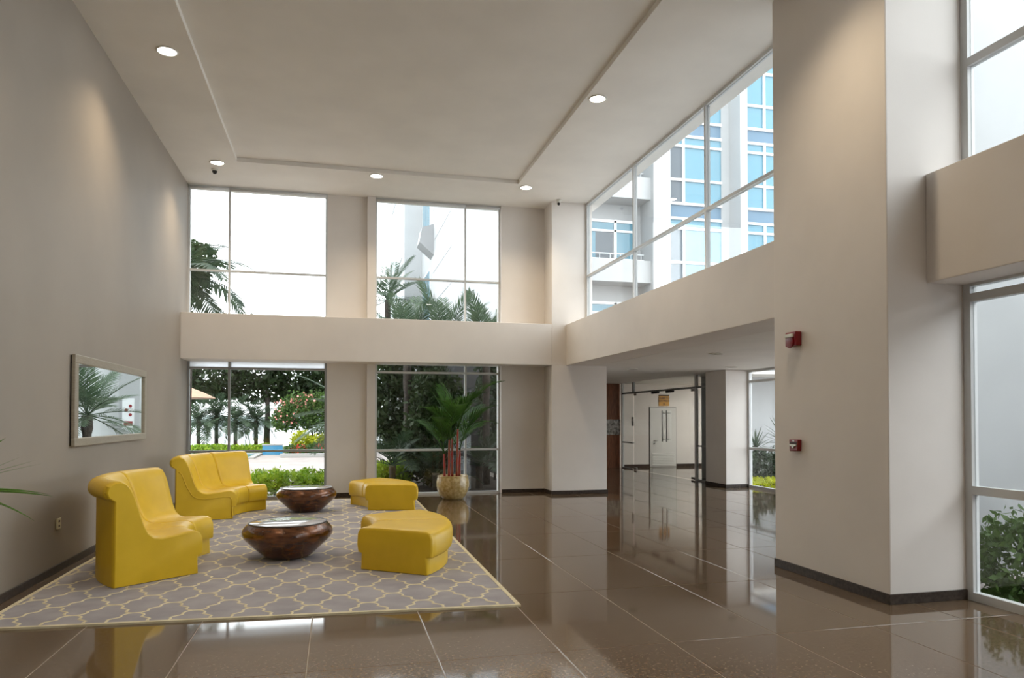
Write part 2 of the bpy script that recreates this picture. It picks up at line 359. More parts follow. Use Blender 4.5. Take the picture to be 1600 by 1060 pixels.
gd = empty('glass_door', (X, 15.2, 0), 'frameless double glass door with long steel pull bars', 'door')
for y0, y1, hy in ((13.6, 14.93, 14.83), (14.945, 16.74, 15.05)):
    p = box(X - .006, X + .006, y0, y1, .012, 1.91).build('leaf', 'glass', gd)
    for xs in (-.05,):
        B().tube([(X + xs, hy, .76), (X + xs, hy, 1.47)], .016, 8).build('pull_bar', 'alu', p, True)
    for z in (.82, 1.41): B().tube([(X - .05, hy, z), (X + .05, hy, z)], .01, 8).build('bar_fixing', 'steel', p, True)
    ye = y0 if y0 < 14 else y1
    s_ = 1 if y0 < 14 else -1
    for z0, z1 in ((.012, .06), (1.86, 1.91)):
        box(X - .014, X + .014, min(ye, ye + s_ * .16), max(ye, ye + s_ * .16), z0, z1).build('patch_fitting', 'steel', p, bevel=.003)
for y in (15.5, 14.75): box(X - .04, X + .02, y - .16, y + .16, 1.87, 1.915).build('closer', 'black', gd, bevel=.004)
ac = empty('access_reader', (X - .02, 16.66, 1.05), 'small grey access reader beside the glass door', 'access reader')
box(X - .05, X - .02, 16.72, 16.80, 1.10, 1.32).build('housing', 'grey_alu', ac, bevel=.006); box(X - .06, X - .05, 16.735, 16.785, 1.22, 1.29).build('keypad', 'plastic', ac)

dr = empty('door_1', (8.46, 17.59, 0), 'white service door with louvred bottom behind the glass', 'door', kind='structure')
box(8.075, 8.85, 17.585, 17.6, 0, 1.585).build('joint', 'gap', dr)
box(8.09, 8.835, 17.565, 17.588, .008, 1.572).build('leaf', 'door', dr, bevel=.003)
for k in range(8):
    z = .05 + k * .042
    B().prism([(17.565, z), (17.565, z + .034), (17.545, z + .006), (17.545, z)], 'x', 8.14, 8.785).build('louvre_slat', 'door', dr)
B().tube([(8.20, 17.565, .70), (8.20, 17.53, .70), (8.29, 17.525, .70)], .012, 8).build('lever_handle', 'steel', dr, True)
B().lathe([(.022, 0), (.022, -.012), (.006, -.014)], (8.20, 17.565, .62), 12, 'y').build('lock', 'steel', dr, True)

def text_mesh(txt, size, name):
    c = bpy.data.curves.new(name, 'FONT'); c.body = txt; c.size = size * S; c.align_x = 'CENTER'; c.align_y = 'CENTER'; c.extrude = .0012; c.offset = size * S * .02
    o = bpy.data.objects.new(name, c); col.objects.link(o)
    me = bpy.data.meshes.new_from_object(o.evaluated_get(bpy.context.evaluated_depsgraph_get())); me.name = name
    bpy.data.objects.remove(o); bpy.data.curves.remove(c); return me
sg = empty('warning_sign', (8.50, 17.59, 1.62), 'orange yellow warning sign above the white service door', 'sign')
box(8.35, 8.65, 17.588, 17.598, 1.62, 1.92).build('plate', 'sign', sg)
box(8.35, 8.65, 17.586, 17.588, 1.885, 1.92).build('header', 'black', sg)
for txt, z, s_ in (('CUARTO', 1.83, .078), ('ELECTRICO', 1.755, .062)):
    me = text_mesh(txt, s_, 'lettering'); me.materials.append(M['black'])
    place(me, 'lettering', sg, (0, -.004, z - 1.62), (math.pi / 2, 0, 0))
B().prism([(8.50, 1.71), (8.475, 1.665), (8.497, 1.668), (8.49, 1.63), (8.525, 1.68), (8.503, 1.677)], 'y', 17.584, 17.588).build('bolt_symbol', 'black', sg)

# ------------------------------------------------------------------ lamps and ceiling devices
lamp_specs = [(-1.665, 7.78, 'round ceiling downlight nearest the camera over the taupe wall'), (-1.68, 11.03, 'round ceiling downlight beside the small dome sensor'),
              (.59, 11.06, 'round ceiling downlight in the middle above the back windows'), (2.95, 11.05, 'round ceiling downlight near the corner camera'),
              (2.93, 7.76, 'round ceiling downlight beside the long upper right window'),
              (-1.665, 4.5, 'round ceiling downlight on the left just out of view'), (2.93, 4.5, 'round ceiling downlight above the massive pillar'),
              (-1.665, 1.2, 'round ceiling downlight on the left behind the camera'), (2.93, 1.2, 'round ceiling downlight on the right behind the camera')]
ring = B().lathe([(.088, 0), (.105, 0), (.108, -.006), (.100, -.012), (.088, -.010), (.088, 0)], (0, 0, 0), 32, cap=False).mesh('trim_ring', 'plastic', (0, 0, 0), True)
disc = B().lathe([(.0885, 0), (.0885, -.004), (.07, -.008), (.02, -.010)], (0, 0, 0), 32).mesh('diffuser', 'lamp', (0, 0, 0), True)
disc_off = disc.copy(); disc_off.materials[0] = M['lampoff']
for x, y, lb in lamp_specs:
    e = empty('downlight', (x, y, ZC), lb, 'ceiling lamp', 'ceiling downlights of the tall hall')
    place(ring, 'trim_ring', e, (0, 0, 0)); place(disc, 'diffuser', e, (0, 0, 0))
    ld = bpy.data.lights.new('lamp_light', 'SPOT'); ld.energy = SPOT_POWER; ld.color = (1.0, .82, .58); ld.spot_size = math.radians(120); ld.spot_blend = 1.0; ld.shadow_soft_size = .1
    lo = bpy.data.objects.new('lamp_light', ld); col.objects.link(lo); lo.parent = e; lo.location = (0, 0, -.05)
for x, y, lb in ((5.15, 9.02, 'unlit round downlight nearest in the hallway ceiling'), (5.25, 12.16, 'unlit round downlight at the far left of the hallway ceiling'), (6.75, 11.3, 'unlit round downlight close to the hallway pillar')):
    e = empty('hall_downlight', (x, y, 2.2), lb, 'ceiling lamp', 'hallway downlights')
    place(ring, 'trim_ring', e, (0, 0, 0)); place(disc_off, 'diffuser', e, (0, 0, 0))
for x, y, lb in ((9.7, 14.75, 'added unseen fill light panel nearest in the room behind the glass'), (9.75, 15.9, 'added unseen fill light panel farthest in the room behind the glass')):
    e = empty('fill_panel', (x, y, 2.2), lb, 'ceiling lamp', 'added fill light panels behind the glass')  # glowing panels added out of view to brighten the hallway
    box(x - .27, x + .27, y - .27, y + .27, 2.185, 2.1995).build('frame', 'plastic', e); box(x - .25, x + .25, y - .25, y + .25, 2.182, 2.186).build('diffuser', 'panel', e)
ds = empty('dome_sensor', (-1.76, 11.33, ZC), 'small dark dome sensor on the ceiling by the left window', 'sensor')
B().lathe([(.05, 0), (.05, -.02), (.035, -.03)], (-1.76, 11.33, ZC), 20).build('base', 'plastic', ds, True, sharp=30)
B().lathe([(.036, -.03), (.034, -.05), (.02, -.07), (.004, -.076)], (-1.76, 11.33, ZC), 20).build('dome', 'black', ds, True)
cc = empty('security_camera', (3.66, 11.55, ZC), 'small security camera at the top of the corner column', 'camera')
B().lathe([(.045, 0), (.045, -.015), (.02, -.03)], (3.66, 11.55, ZC), 20).build('mount', 'plastic', cc, True, sharp=30)
B().tube([(3.66, 11.57, ZC - .03), (3.65, 11.53, ZC - .07)], .03, 14).build('body', 'plastic', cc, True, sharp=40)
B().tube([(3.65, 11.532, ZC - .068), (3.646, 11.515, ZC - .086)], .022, 14).build('lens', 'black', cc, True)

# ------------------------------------------------------------------ mirror, outlet, fire devices
mx = XL
mf = empty('wall_mirror', (mx + .02, 8.3, 1.045), 'wide mirror in a champagne frame on the taupe wall', 'mirror')
y0, y1, z0, z1, fw = 7.07, 9.53, 1.045, 1.868, .075
box(mx + .001, mx + .012, y0 + .01, y1 - .01, z0 + .01, z1 - .01).build('backing', 'black', mf)
for q, nm in (((y0, y1, z1 - fw, z1), 'top_rail'), ((y0, y1, z0, z0 + fw), 'bottom_rail'), ((y0, y0 + fw * 1.25, z0 + fw, z1 - fw), 'side_rail'), ((y1 - fw, y1, z0 + fw, z1 - fw), 'side_rail')):
    box(mx + .012, mx + .045, *q).build(nm, 'champagne', mf, bevel=.006)
box(mx + .012, mx + .024, y0 + fw * 1.25, y1 - fw, z0 + fw, z1 - fw).build('mirror_glass', 'mirror', mf)
ol = empty('wall_outlet', (mx + .005, 6.82, .39), 'small ivory wall outlet behind the near yellow sofa', 'outlet')
box(mx + .0005, mx + .012, 6.78, 6.87, .36, .45).build('plate', 'ivory', ol, bevel=.004)
for z in (.385, .425): box(mx + .012, mx + .0135, 6.81, 6.84, z - .008, z + .008).build('socket', 'darkred', ol)

px = 3.755
st = empty('fire_strobe', (px - .03, 5.262, 1.90), 'red fire alarm strobe high on the white pillar', 'fire alarm')
B().prism([(5.19, 1.90), (5.335, 1.90), (5.335, 2.02), (5.19, 2.02)], 'x', px - .06, px - .0005).build('housing', 'red', st, bevel=.008)
B().lathe([(.05, 0), (.05, -.012), (.03, -.016)], (px - .06, 5.262, 1.935), 20, 'x').build('grille', 'red', st, True, sharp=30)
box(px - .085, px - .058, 5.215, 5.31, 1.972, 2.002).build('lens', 'lens', st, bevel=.006)
pb = empty('fire_pull_station', (px - .02, 5.26, 1.02), 'red manual pull station below the strobe on the white pillar', 'fire alarm')
B().prism([(5.205, 1.025), (5.315, 1.02), (5.32, 1.12), (5.20, 1.12)], 'x', px - .04, px - .0005).build('housing', 'red', pb, bevel=.006)
box(px - .042, px - .038, 5.215, 5.305, 1.082, 1.098).build('slot', 'darkred', pb)
B().prism([(5.215, 1.08), (5.305, 1.08), (5.305, 1.068), (5.272, 1.06), (5.268, 1.045), (5.252, 1.045), (5.248, 1.06), (5.215, 1.068)], 'x', px - .05, px - .039).build('pull_handle', 'lens', pb, bevel=.002)
me = text_mesh('FIRE', .016, 'lettering'); me.materials.append(M['lens'])
place(me, 'lettering', pb, (-.021, 0, .088), (math.pi / 2, 0, -math.pi / 2))

# ------------------------------------------------------------------ rug
RX0, RX1, RY0, RY1, RZ = -2.16, 1.245, 4.80, 11.75, .012
def skew(x, y): return (x, y + .068 * (RX1 - x) * max(0, 1 - (y - RY0) / 5))
def warp(b):
    b.v = [(*skew(x, y), z) for x, y, z in b.v]; return b
rug = empty('area_rug', (-.45, 8.3, .0005), 'large grey rug with cream trellis pattern and cream edge', 'rug')
bw = .03
gb = B(); ny = 16
gb.rings([[(RX0 + bw, y, .0005), (RX1 - bw, y, .0005), (RX1 - bw, y, RZ), (RX0 + bw, y, RZ)] for y in np.linspace(RY0 + bw, RY1 - bw, ny)])
warp(gb).build('pile', 'rug', rug)
for q in ((RX0, RX1, RY0, RY0 + bw), (RX0, RX1, RY1 - bw, RY1)):
    warp(box(*q, .0005, RZ + .002)).build('edge_binding', 'cream', rug)
for x0, x1 in ((RX0, RX0 + bw), (RX1 - bw, RX1)):
    eb = B(); eb.rings([[(x0, y, .0005), (x1, y, .0005), (x1, y, RZ + .002), (x0, y, RZ + .002)] for y in np.linspace(RY0 + bw, RY1 - bw, ny)])
    warp(eb).build('edge_binding', 'cream', rug)
CW, CH = .376, .50
path = [(0, .5), (.05, .497), (.11, .478), (.16, .435), (.182, .385), (.178, .345), (.165, .315), (.195, .285), (.25, .25), (.305, .215), (.335, .185), (.322, .155), (.318, .115), (.34, .065), (.39, .022), (.45, .003), (.5, 0)]
tb = B(); hw = .0095
def strip(pts):
    n = len(tb.v); k = len(pts); P = [Vector((p[0], p[1], 0)) for p in pts]
    for i, p in enumerate(P):
        d = (P[min(i + 1, k - 1)] - P[max(i - 1, 0)]).normalized(); nn = Vector((-d.y, d.x, 0)) * hw
        tb.v.append((*(p + nn).xy, RZ)); tb.v.append((*p.xy, RZ + .004)); tb.v.append((*(p - nn).xy, RZ))
    for i in range(k - 1):
        a = (P[i] + P[i + 1]) / 2
        if not (RX0 + bw < a.x < RX1 - bw and RY0 + bw < a.y < RY1 - bw): continue
        for j in (0, 1): tb.f.append((n + 3 * i + j, n + 3 * i + j + 1, n + 3 * i + 4 + j, n + 3 * i + 3 + j))
cx0, cy0 = .223, 5.30
for i in range(-9, 5):
    for j in range(-3, 16):
        for ox, oy in ((0, 0), (.5, .5)):
            ax, ay = cx0 + (i + ox) * CW, cy0 + (j + oy) * CH
            for sx in (1, -1): strip([(ax + sx * u * CW, ay + v * CH) for u, v in path])
o = warp(tb).build('trellis_lines', 'cream', rug, True); o['kind'] = 'stuff'

# ------------------------------------------------------------------ yellow curved seating
def arc_rings(prof, c, a0, a1, n, ends=0.0, endoff=0.0):
    """sweep a radius/height outline round centre c; the outline shrinks a little at both ends to form the seam"""
    P = [Vector(p) for p in prof]; k = len(P)
    area = sum(P[i].x * P[(i + 1) % k].y - P[(i + 1) % k].x * P[i].y for i in range(k)); sg_ = 1 if area > 0 else -1
    N = []
    for i in range(k):
        d = (P[(i + 1) % k] - P[i - 1]).normalized(); N.append(Vector((-d.y, d.x)) * sg_)
    ts = [0, .006, .02, .045, .09] + [.1 + .8 * i / n for i in range(1, n)] + [.91, .955, .98, .994, 1]
    out = []
    for t_ in ts:
        e_ = min(t_, 1 - t_); f = ends * max(0, 1 - (e_ / .06)) ** 2.5
        a = math.radians(a0 + (a1 - a0) * t_)
        out.append([(c[0] + (p.x + nn.x * f) * math.cos(a), c[1] + (p.x + nn.x * f) * math.sin(a), p.y + nn.y * f) for p, nn in zip(P, N)])
    return out
def smooth_poly(pts, it=1):
    for _ in range(it):
        q = []
        for i in range(len(pts)):
            a, b = Vector(pts[i]), Vector(pts[(i + 1) % len(pts)]); q += [tuple(a * .75 + b * .25), tuple(a * .25 + b * .75)]
        pts = q
    return pts
SOFA_C = [(.02, .665), (-.03, .69), (-.045, .735), (-.03, .785), (.02, .815), (.07, .82), (.115, .80), (.15, .755), (.18, .69), (.215, .58), (.25, .47), (.285, .40), (.33, .365), (.39, .352), (.50, .36), (.60, .372), (.665, .372), (.71, .352), (.735, .31), (.74, .25), (.735, .165), (.70, .155), (.66, .20), (.64, .28), (.40, .27), (.28, .30), (.20, .40), (.13, .60), (.08, .68), (.05, .665)]
SOFA_B = [(.02, .0), (.02, .70), (.06, .745), (.10, .72), (.135, .62), (.19, .45), (.235, .36), (.30, .315), (.40, .305), (.62, .325), (.68, .30), (.692, .24), (.692, .0)]
OT_C = [(.0, .15), (-.012, .22), (-.01, .31), (.012, .352), (.05, .368), (.15, .372), (.60, .372), (.72, .368), (.755, .352), (.777, .31), (.782, .22), (.77, .15), (.70, .145), (.06, .145)]
OT_B = [(.035, 0), (.035, .25), (.73, .25), (.73, 0)]
SOFA_E = [(.02, .0), (.02, .665), (-.025, .69), (-.04, .735), (-.025, .785), (.02, .812), (.07, .817), (.115, .797), (.15, .752), (.18, .687), (.215, .577), (.25, .467), (.285, .397), (.33, .362), (.39, .349), (.50, .357), (.60, .369), (.665, .369), (.71, .349), (.733, .307), (.738, .25), (.733, .168), (.692, .16), (.692, .0)]
OT_E = [(.035, 0), (.035, .15), (.0, .158), (-.012, .22), (-.01, .31), (.012, .352), (.05, .368), (.15, .372), (.60, .372), (.72, .368), (.755, .352), (.777, .31), (.782, .22), (.77, .158), (.735, .15), (.735, 0)]
def end_rings(prof, c, a, d, steps):
    """closing panel of a seat: the outline rounds inward towards its outer face"""
    P = [Vector(p) for p in prof]; k = len(P); N = []
    area = sum(P[i].x * P[(i + 1) % k].y - P[(i + 1) % k].x * P[i].y for i in range(k)); s_ = 1 if area > 0 else -1
    for i in range(k):
        q = (P[(i + 1) % k] - P[i - 1]).normalized(); N.append(Vector((-q.y, q.x)) * s_)
    out = []
    for da, f in steps:
        t_ = math.radians(a + d * da)
        out.append([(c[0] + (p.x + n.x * f) * math.cos(t_), c[1] + (p.x + n.x * f) * math.sin(t_), p.y if p.y < .01 else p.y + n.y * f) for p, n in zip(P, N)])
    return out
def seating(name, label, c, a0, a1, nseg, rout, kind, group, piping=False):
    am = math.radians((a0 + a1) / 2); rm = rout - .37
    e = empty(name, (c[0] + rm * math.cos(am), c[1] + rm * math.sin(am), RZ), label, 'sofa' if kind == 'sofa' else 'bench', group)
    ds_ = 1.0 if kind == 'sofa' else .93
    rad = lambda pr: [(rout - u * ds_, z) for u, z in pr]
    zt = RZ + .0045
    lift = lambda rings_: [[(x, y, max(z, zt)) for x, y, z in r] for r in rings_]
    sg_ = 1 if a1 > a0 else -1
    pad = 1.5; b0, b1 = a0 + sg_ * pad, a1 - sg_ * pad; da = (b1 - b0) / nseg
    steps = [(0, .014), (.25, .006), (.7, .001), (pad + .3, 0)] if kind == 'sofa' else [(0, .026), (.2, .013), (.6, .004), (pad + .3, 0)]
    for a, d in ((a0, sg_), (a1, -sg_)):
        B().rings(lift(end_rings(rad(SOFA_E if kind == 'sofa' else OT_E), c, a, d, steps))).build('end_panel', 'yellow', e, True, sharp=26)
    for i in range(nseg):
        s0, s1 = b0 + i * da, b0 + (i + 1) * da
        b = B(); b.rings(lift(arc_rings(rad(SOFA_B if kind == 'sofa' else OT_B), c, s0 + sg_ * .12, s1 - sg_ * .12, 5, -.0)))
        b.build('base', 'yellow', e, True, sharp=28)
        b = B(); b.rings(arc_rings(smooth_poly(rad(SOFA_C if kind == 'sofa' else OT_C)), c, s0 - (sg_ * 1.0 if i == 0 else 0), s1 + (sg_ * 1.0 if i == nseg - 1 else 0), 6, .018))
        b.build('cushion', 'yellow', e, True, sharp=50)
    if piping:
        pr = [(.055, .63), (.09, .60), (.15, .44), (.20, .345), (.235, .31), (.28, .288), (.36, .278), (.48, .285), (.60, .298), (.655, .29), (.672, .26), (.676, .20), (.676, .03)]
        for a, s_ in ((a0, -1), (a1, 1)):
            aa = math.radians(a + s_ * sg_ * .08)
            B().tube([(c[0] + (rout - u) * math.cos(aa), c[1] + (rout - u) * math.sin(aa), z) for u, z in pr], .006, 6).build('piping', 'yellow_pipe', e, True)
    return e
seating('curved_sofa', 'yellow leather curved sofa nearest the camera by the taupe wall', (-.50, 6.90), 219.6, 147.0, 3, 1.47, 'sofa', 'yellow curved sofas')
seating('curved_sofa', 'yellow leather curved sofa farther away in front of the window', (-.52, 9.98), 196, 123, 3, 1.47, 'sofa', 'yellow curved sofas', True)
seating('curved_bench', 'yellow backless curved bench nearest the camera at the rug edge', (-.385, 6.70), -37, 29, 2, 1.43, 'bench', 'yellow curved benches')
seating('curved_bench', 'yellow backless curved bench farther away near the potted palm', (-.34, 10.36), -12, 46, 2, 1.48, 'bench', 'yellow curved benches')

# ------------------------------------------------------------------ drum tables
def drum_table(c, label):
    zt = RZ + .0045
    e = empty('coffee_table', (c[0], c[1], zt), label, 'table', 'round bowl shaped tables')
    cc_ = (c[0], c[1], zt)
    prof = [(.15, 0), (.185, .003), (.215, .02), (.27, .07), (.335, .13), (.38, .175), (.402, .21), (.405, .235), (.397, .262), (.378, .288), (.358, .308), (.350, .318), (.342, .318), (.340, .306)]
    B().lathe(prof, cc_, 56).build('bowl_body', 'copper', e, True)
    B().lathe([(.342, .306), (.352, .314), (.353, .322), (.346, .326), (.338, .326), (.334, .318)], cc_, 56).build('rim', 'dark_rim', e, True)
    B().lathe([(.336, .31), (.336, .322), (.332, .325), (.05, .327)], cc_, 56).build('table_top', 'table_top', e, True, sharp=40)
drum_table((-.425, 6.97), 'round copper brown table with pale top nearest the camera')
drum_table((-.385, 10.32), 'round copper brown table with pale top between farther sofa and bench')

# ------------------------------------------------------------------ plants
rng = random.Random(4)
def frond_mesh(name, m, L, pairs, leaf, elev, droop, width, seed=0, start=.18, fold=.25, angle=.9):
    r = random.Random(seed); b = B(); pts = []; p = Vector((0, 0, 0)); n = 18
    for i in range(n + 1):
        pts.append(p.copy()); a = elev - droop * (i / n) ** 1.3; p = p + Vector((math.cos(a), 0, math.sin(a))) * (L / n)
    b.tube(pts, [.012 * (1 - .85 * i / n) * (L / 1.0) ** .5 for i in range(n + 1)], 5)
    for i in range(pairs):
        t_ = start + (1 - start) * i / (pairs - 1); f = t_ * n; k = min(int(f), n - 1)
        q = pts[k].lerp(pts[k + 1], f - k); tan = (pts[k + 1] - pts[k]).normalized(); up = Vector((-tan.z, 0, tan.x))
        ll = leaf * (math.sin(math.pi * min(1, .22 + .72 * t_)) ** .7) * (.9 + .2 * r.random())
        for sd in (-1, 1):
            an = angle * (1 - .38 * t_) + .12 * (r.random() - .5)
            d = (tan * math.cos(an) + Vector((0, sd, 0)) * math.sin(an) + up * fold * (1 - t_)).normalized()
            side = d.cross(up).normalized(); w = width * (.8 + .4 * r.random()); dr_ = Vector((0, 0, -1)) * ll * (.10 + .12 * r.random())
            v0 = len(b.v)
            b.v += [tuple(q + side * w * .3), tuple(q - side * w * .3), tuple(q + d * ll * .45 + side * w * .5 + dr_ * .2), tuple(q + d * ll * .45 - side * w * .5 + dr_ * .2), tuple(q + d * ll + dr_)]
            b.f += [(v0, v0 + 1, v0 + 3, v0 + 2), (v0 + 2, v0 + 3, v0 + 4)]
    return b.mesh(name, m, (0, 0, 0), True, fix=False)
def palm(name, label, loc, trunk_h, fronds, nf, trunk_r=.08, group=None, cat='palm', spread=(0.1, 1.1), seed=1, scale=1.0, lean=(0, 0)):
    r = random.Random(seed); e = empty(name, loc, label, cat, group)
    top = (lean[0], lean[1], trunk_h)
    pts = [(loc[0] + lean[0] * t_ * t_, loc[1] + lean[1] * t_ * t_, loc[2] + trunk_h * t_) for t_ in np.linspace(0, 1, 12)]
    B().tube(pts, [trunk_r * (1.15 - .3 * i / 11 + (.06 if i % 2 else 0) + (.6 if i > 8 else 0) * .5) for i in range(12)], 10).build('trunk', 'bark', e, True)
    for i in range(nf):
        az = 2.39996 * i + r.random() * .4; el = spread[0] + (spread[1] - spread[0]) * (i / max(1, nf - 1))
        place(fronds[i % len(fronds)], 'frond', e, top, (r.uniform(-.2, .2), -el, az), scale * r.uniform(.85, 1.1))
    return e
# potted red-stemmed palm
POT = (1.835, 11.45)
pp = empty('potted_palm', (POT[0], POT[1], 0), 'red stemmed palm growing in a beige glazed pot', 'potted plant')
po = B().lathe([(.14, 0), (.165, .004), (.205, .05), (.245, .13), (.263, .21), (.262, .28), (.25, .335), (.244, .36), (.25, .372), (.243, .378), (.228, .372), (.225, .33)], (*POT, 0), 40).build('pot', 'pot', pp, True)
B().lathe([(.226, .31), (.226, .325), (.1, .335)], (*POT, 0), 24).build('soil', 'soil', pp, True)
F_in = [frond_mesh('frond', 'palm_in', 1.08, 16, .38, .0, 1.1, .030, s_, .25, .25, .75) for s_ in (1, 2)]
F_up = [frond_mesh('frond', 'palm_in', .90, 15, .36, .0, .40, .030, s_, .25, .25, .7) for s_ in (3,)]
stems = [(-.07, -.05, .95, -.06, 0), (.05, -.09, 1.12, .10, 0), (.0, .06, 1.0, .02, .05), (.11, .03, .78, .14, 0), (-.12, .06, .72, -.14, .05)]
for k, (sx, sy, sh, lx, ly) in enumerate(stems):
    bx_, by_ = POT[0] + sx, POT[1] + sy
    pts = [(bx_ + (lx - sx) * .3 * t_, by_ + ly * t_, .32 + (sh - .32) * t_) for t_ in np.linspace(0, 1, 8)]
    B().tube(pts, [.024, .021, .019, .018, .020, .018, .015, .012], 8).build('stem', 'redstem', pp, True)
    tx_, ty_ = pts[-1][0] - POT[0], pts[-1][1] - POT[1]
    nfr = 4 if k < 3 else 3
    for i in range(nfr):
        az = i * 2 * math.pi / nfr + k * 1.1; el = (.8, 1.15, 1.42, 1.05, 1.28)[(i + k) % 5]
        place((F_in + F_up)[(i + k) % 3], 'frond', pp, (tx_, ty_, sh), (rng.uniform(-.2, .2), -el, az), rng.uniform(.75, 1.0))
# plant at the left edge of the picture
fx = (-1.80, 3.95)
fp = empty('potted_dracaena', (*fx, 0), 'narrow green leaves of a plant entering at the left edge', 'potted plant')
B().lathe([(.14, 0), (.16, .01), (.20, .2), (.22, .40), (.215, .42), (.2, .42), (.195, .36)], (*fx, 0), 32).build('pot', 'pot', fp, True)
B().lathe([(.197, .36), (.1, .37)], (*fx, 0), 20).build('soil', 'soil', fp, True)
B().tube([(*fx, .35), (fx[0] + .01, fx[1], .6), (*fx, .95)], [.03, .025, .02], 8).build('stem', 'bark', fp, True)
def blade(L, droop, w=.022, m='palm_fg'):
    b = B(); n = 9; p = Vector((0, 0, 0)); a = 0
    for i in range(n + 1):
        t_ = i / n; ww = w * (1 - t_ ** 2.5) * min(1, .4 + 3 * t_)
        b.v += [(p.x, -ww / 2, p.z), (p.x, 0, p.z - ww * .25), (p.x, ww / 2, p.z)]
        a = -droop * t_; p = p + Vector((math.cos(a), 0, math.sin(a))) * (L / n)
    for i in range(n):
        for j in (0, 1): b.f.append((3 * i + j, 3 * i + j + 1, 3 * i + 4 + j, 3 * i + 3 + j))
    return b.mesh('leaf', m, (0, 0, 0), True, fix=False)
BL = [blade(.47, .35, .035), blade(.47, .25, .05), blade(.42, .5, .035), blade(.42, .1, .010), blade(.36, .1, .009)]
specs = [(-.10, .10, 0), (-.02, .02, 1), (.05, -.20, 2), (-.05, .36, 3), (.06, .30, 3), (0, .50, 4)]
for i in range(22):
    if i < len(specs): az, el, k = specs[i]
    else: az, el, k = 1.2 + (i * .618 % 1) * 3.9, rng.uniform(.1, 1.3), i % 3
    place(BL[k], 'leaf', fp, (0, 0, .955 + .004 * (i % 5)), (0, -el, az))

# ------------------------------------------------------------------ outdoors
struct(box(-30, 30, 12.46, 30, -.4, -.1).box(7.78, 30, -8, 12.46, -.4, -.1).box(4.46, 7.78, -8, 5.14, -.4, -.1).build('ground_patio', 'patio'), 'pale paved terrace outside', 'ground')
struct(box(-60, 60, 30, 38, -.45, -.12).build('ground_lawn', 'grass'), 'grass strip beyond the terrace', 'ground')
hb = B(); _n = 40
hb.rings([[(x, 170, -.35), (x, 200, -.35), (x, 190, 3.2 + 1.6 * math.sin(x * .05) + .7 * math.sin(x * .17 + 1)), (x, 174, 2.4 + 1.2 * math.sin(x * .05) + .6 * math.sin(x * .2))] for x in np.linspace(-150, 150, _n)])
struct(hb.build('hill_shore', 'shore', smooth=True), 'hazy wooded far shore of the lake', 'hill')
struct(box(-150, 150, 38, 260, -.6, -.3).build('lake', 'water'), 'bright lake in the distance', 'water')
def leaves(name, m, parent, blobs, n, size, seed, shell=.55, aspect=.5, up=.3):
    """leaf blades spread through a set of ellipsoids (cx,cy,cz,rx,ry,rz), one joined mesh"""
    r = np.random.default_rng(seed); w = np.array([b[3] * b[4] * b[5] for b in blobs]) ** .67; w = w / w.sum()
    idx = r.choice(len(blobs), n, p=w); bb = np.array(blobs)[idx]
    d = r.normal(size=(n, 3)); d /= np.linalg.norm(d, axis=1)[:, None]
    rad = shell + (1 - shell) * r.random(n) ** .7; rad *= 1 + .18 * r.normal(size=n) * .5
    c = bb[:, :3] + d * bb[:, 3:] * rad[:, None]
    c[:, 2] = np.maximum(c[:, 2], -.06)
    ax = r.normal(size=(n, 3)) + d * .6; ax[:, 2] += up; ax /= np.linalg.norm(ax, axis=1)[:, None]
    sd = np.cross(ax, r.normal(size=(n, 3))); sd /= np.linalg.norm(sd, axis=1)[:, None]
    s_ = size * (.6 + .8 * r.random(n))[:, None]
    nn = np.cross(ax, sd)
    v = np.stack([c - ax * s_ * .5, c + sd * s_ * aspect * .5 + nn * s_ * .06, c + ax * s_ * .5, c - sd * s_ * aspect * .5 + nn * s_ * .06], 1).reshape(-1, 3)
    o = np.array(worldloc(parent)); v = (v - o) * S
    me = bpy.data.meshes.new(name); me.vertices.add(4 * n); me.vertices.foreach_set('co', v.ravel())
    me.loops.add(4 * n); me.loops.foreach_set('vertex_index', np.arange(4 * n)); me.polygons.add(n)
    me.polygons.foreach_set('loop_start', np.arange(0, 4 * n, 4)); me.update(calc_edges=True); me.validate()
    me.materials.append(M[m]); ob = bpy.data.objects.new(name, me); col.objects.link(ob); ob.parent = parent; ob['kind'] = 'stuff'
    return ob
def hedge(name, label, x0, x1, y0, y1, z1, m, n, size, seed, cat='hedge', inner='leaf_dark', cell=.3):
    e = empty(name, ((x0 + x1) / 2, (y0 + y1) / 2, -.1), label, cat)
    r = random.Random(seed); bl = []
    nx = max(1, round((x1 - x0) / cell)); ny_ = max(1, round((y1 - y0) / cell))
    for i in range(nx):
        for j in range(ny_):
            hh = (z1 + .1) * r.uniform(.85, 1.05)
            bl.append((x0 + (i + .5) * (x1 - x0) / nx, y0 + (j + .5) * (y1 - y0) / ny_, -.1 + hh * .56, (x1 - x0) / nx * .75, (y1 - y0) / ny_ * .75, hh * .46))
    leaves('foliage', m, e, bl, n, size, seed)
    B().tube([((x0 + x1) / 2, (y0 + y1) / 2, -.1), ((x0 + x1) / 2, (y0 + y1) / 2, z1 * .5)], .02, 6).build('stem', 'bark', e, True)
    for i, b_ in enumerate(bl[:6]):
        B().tube([(b_[0], b_[1], -.1), (b_[0] + .03, b_[1], b_[2])], .014, 6).build('stem', 'bark', e, True)
    return e
hedge('clipped_hedge', 'low clipped green hedge right outside the lower left window', -1.46, .5, 13.0, 13.7, .40, 'leaf_hedge', 9500, .06, 3)
hedge('garden_shrub', 'bright green shrub low behind the white pier', .75, 1.45, 14.2, 15.1, .42, 'leaf_hedge', 3000, .08, 5, 'shrub')
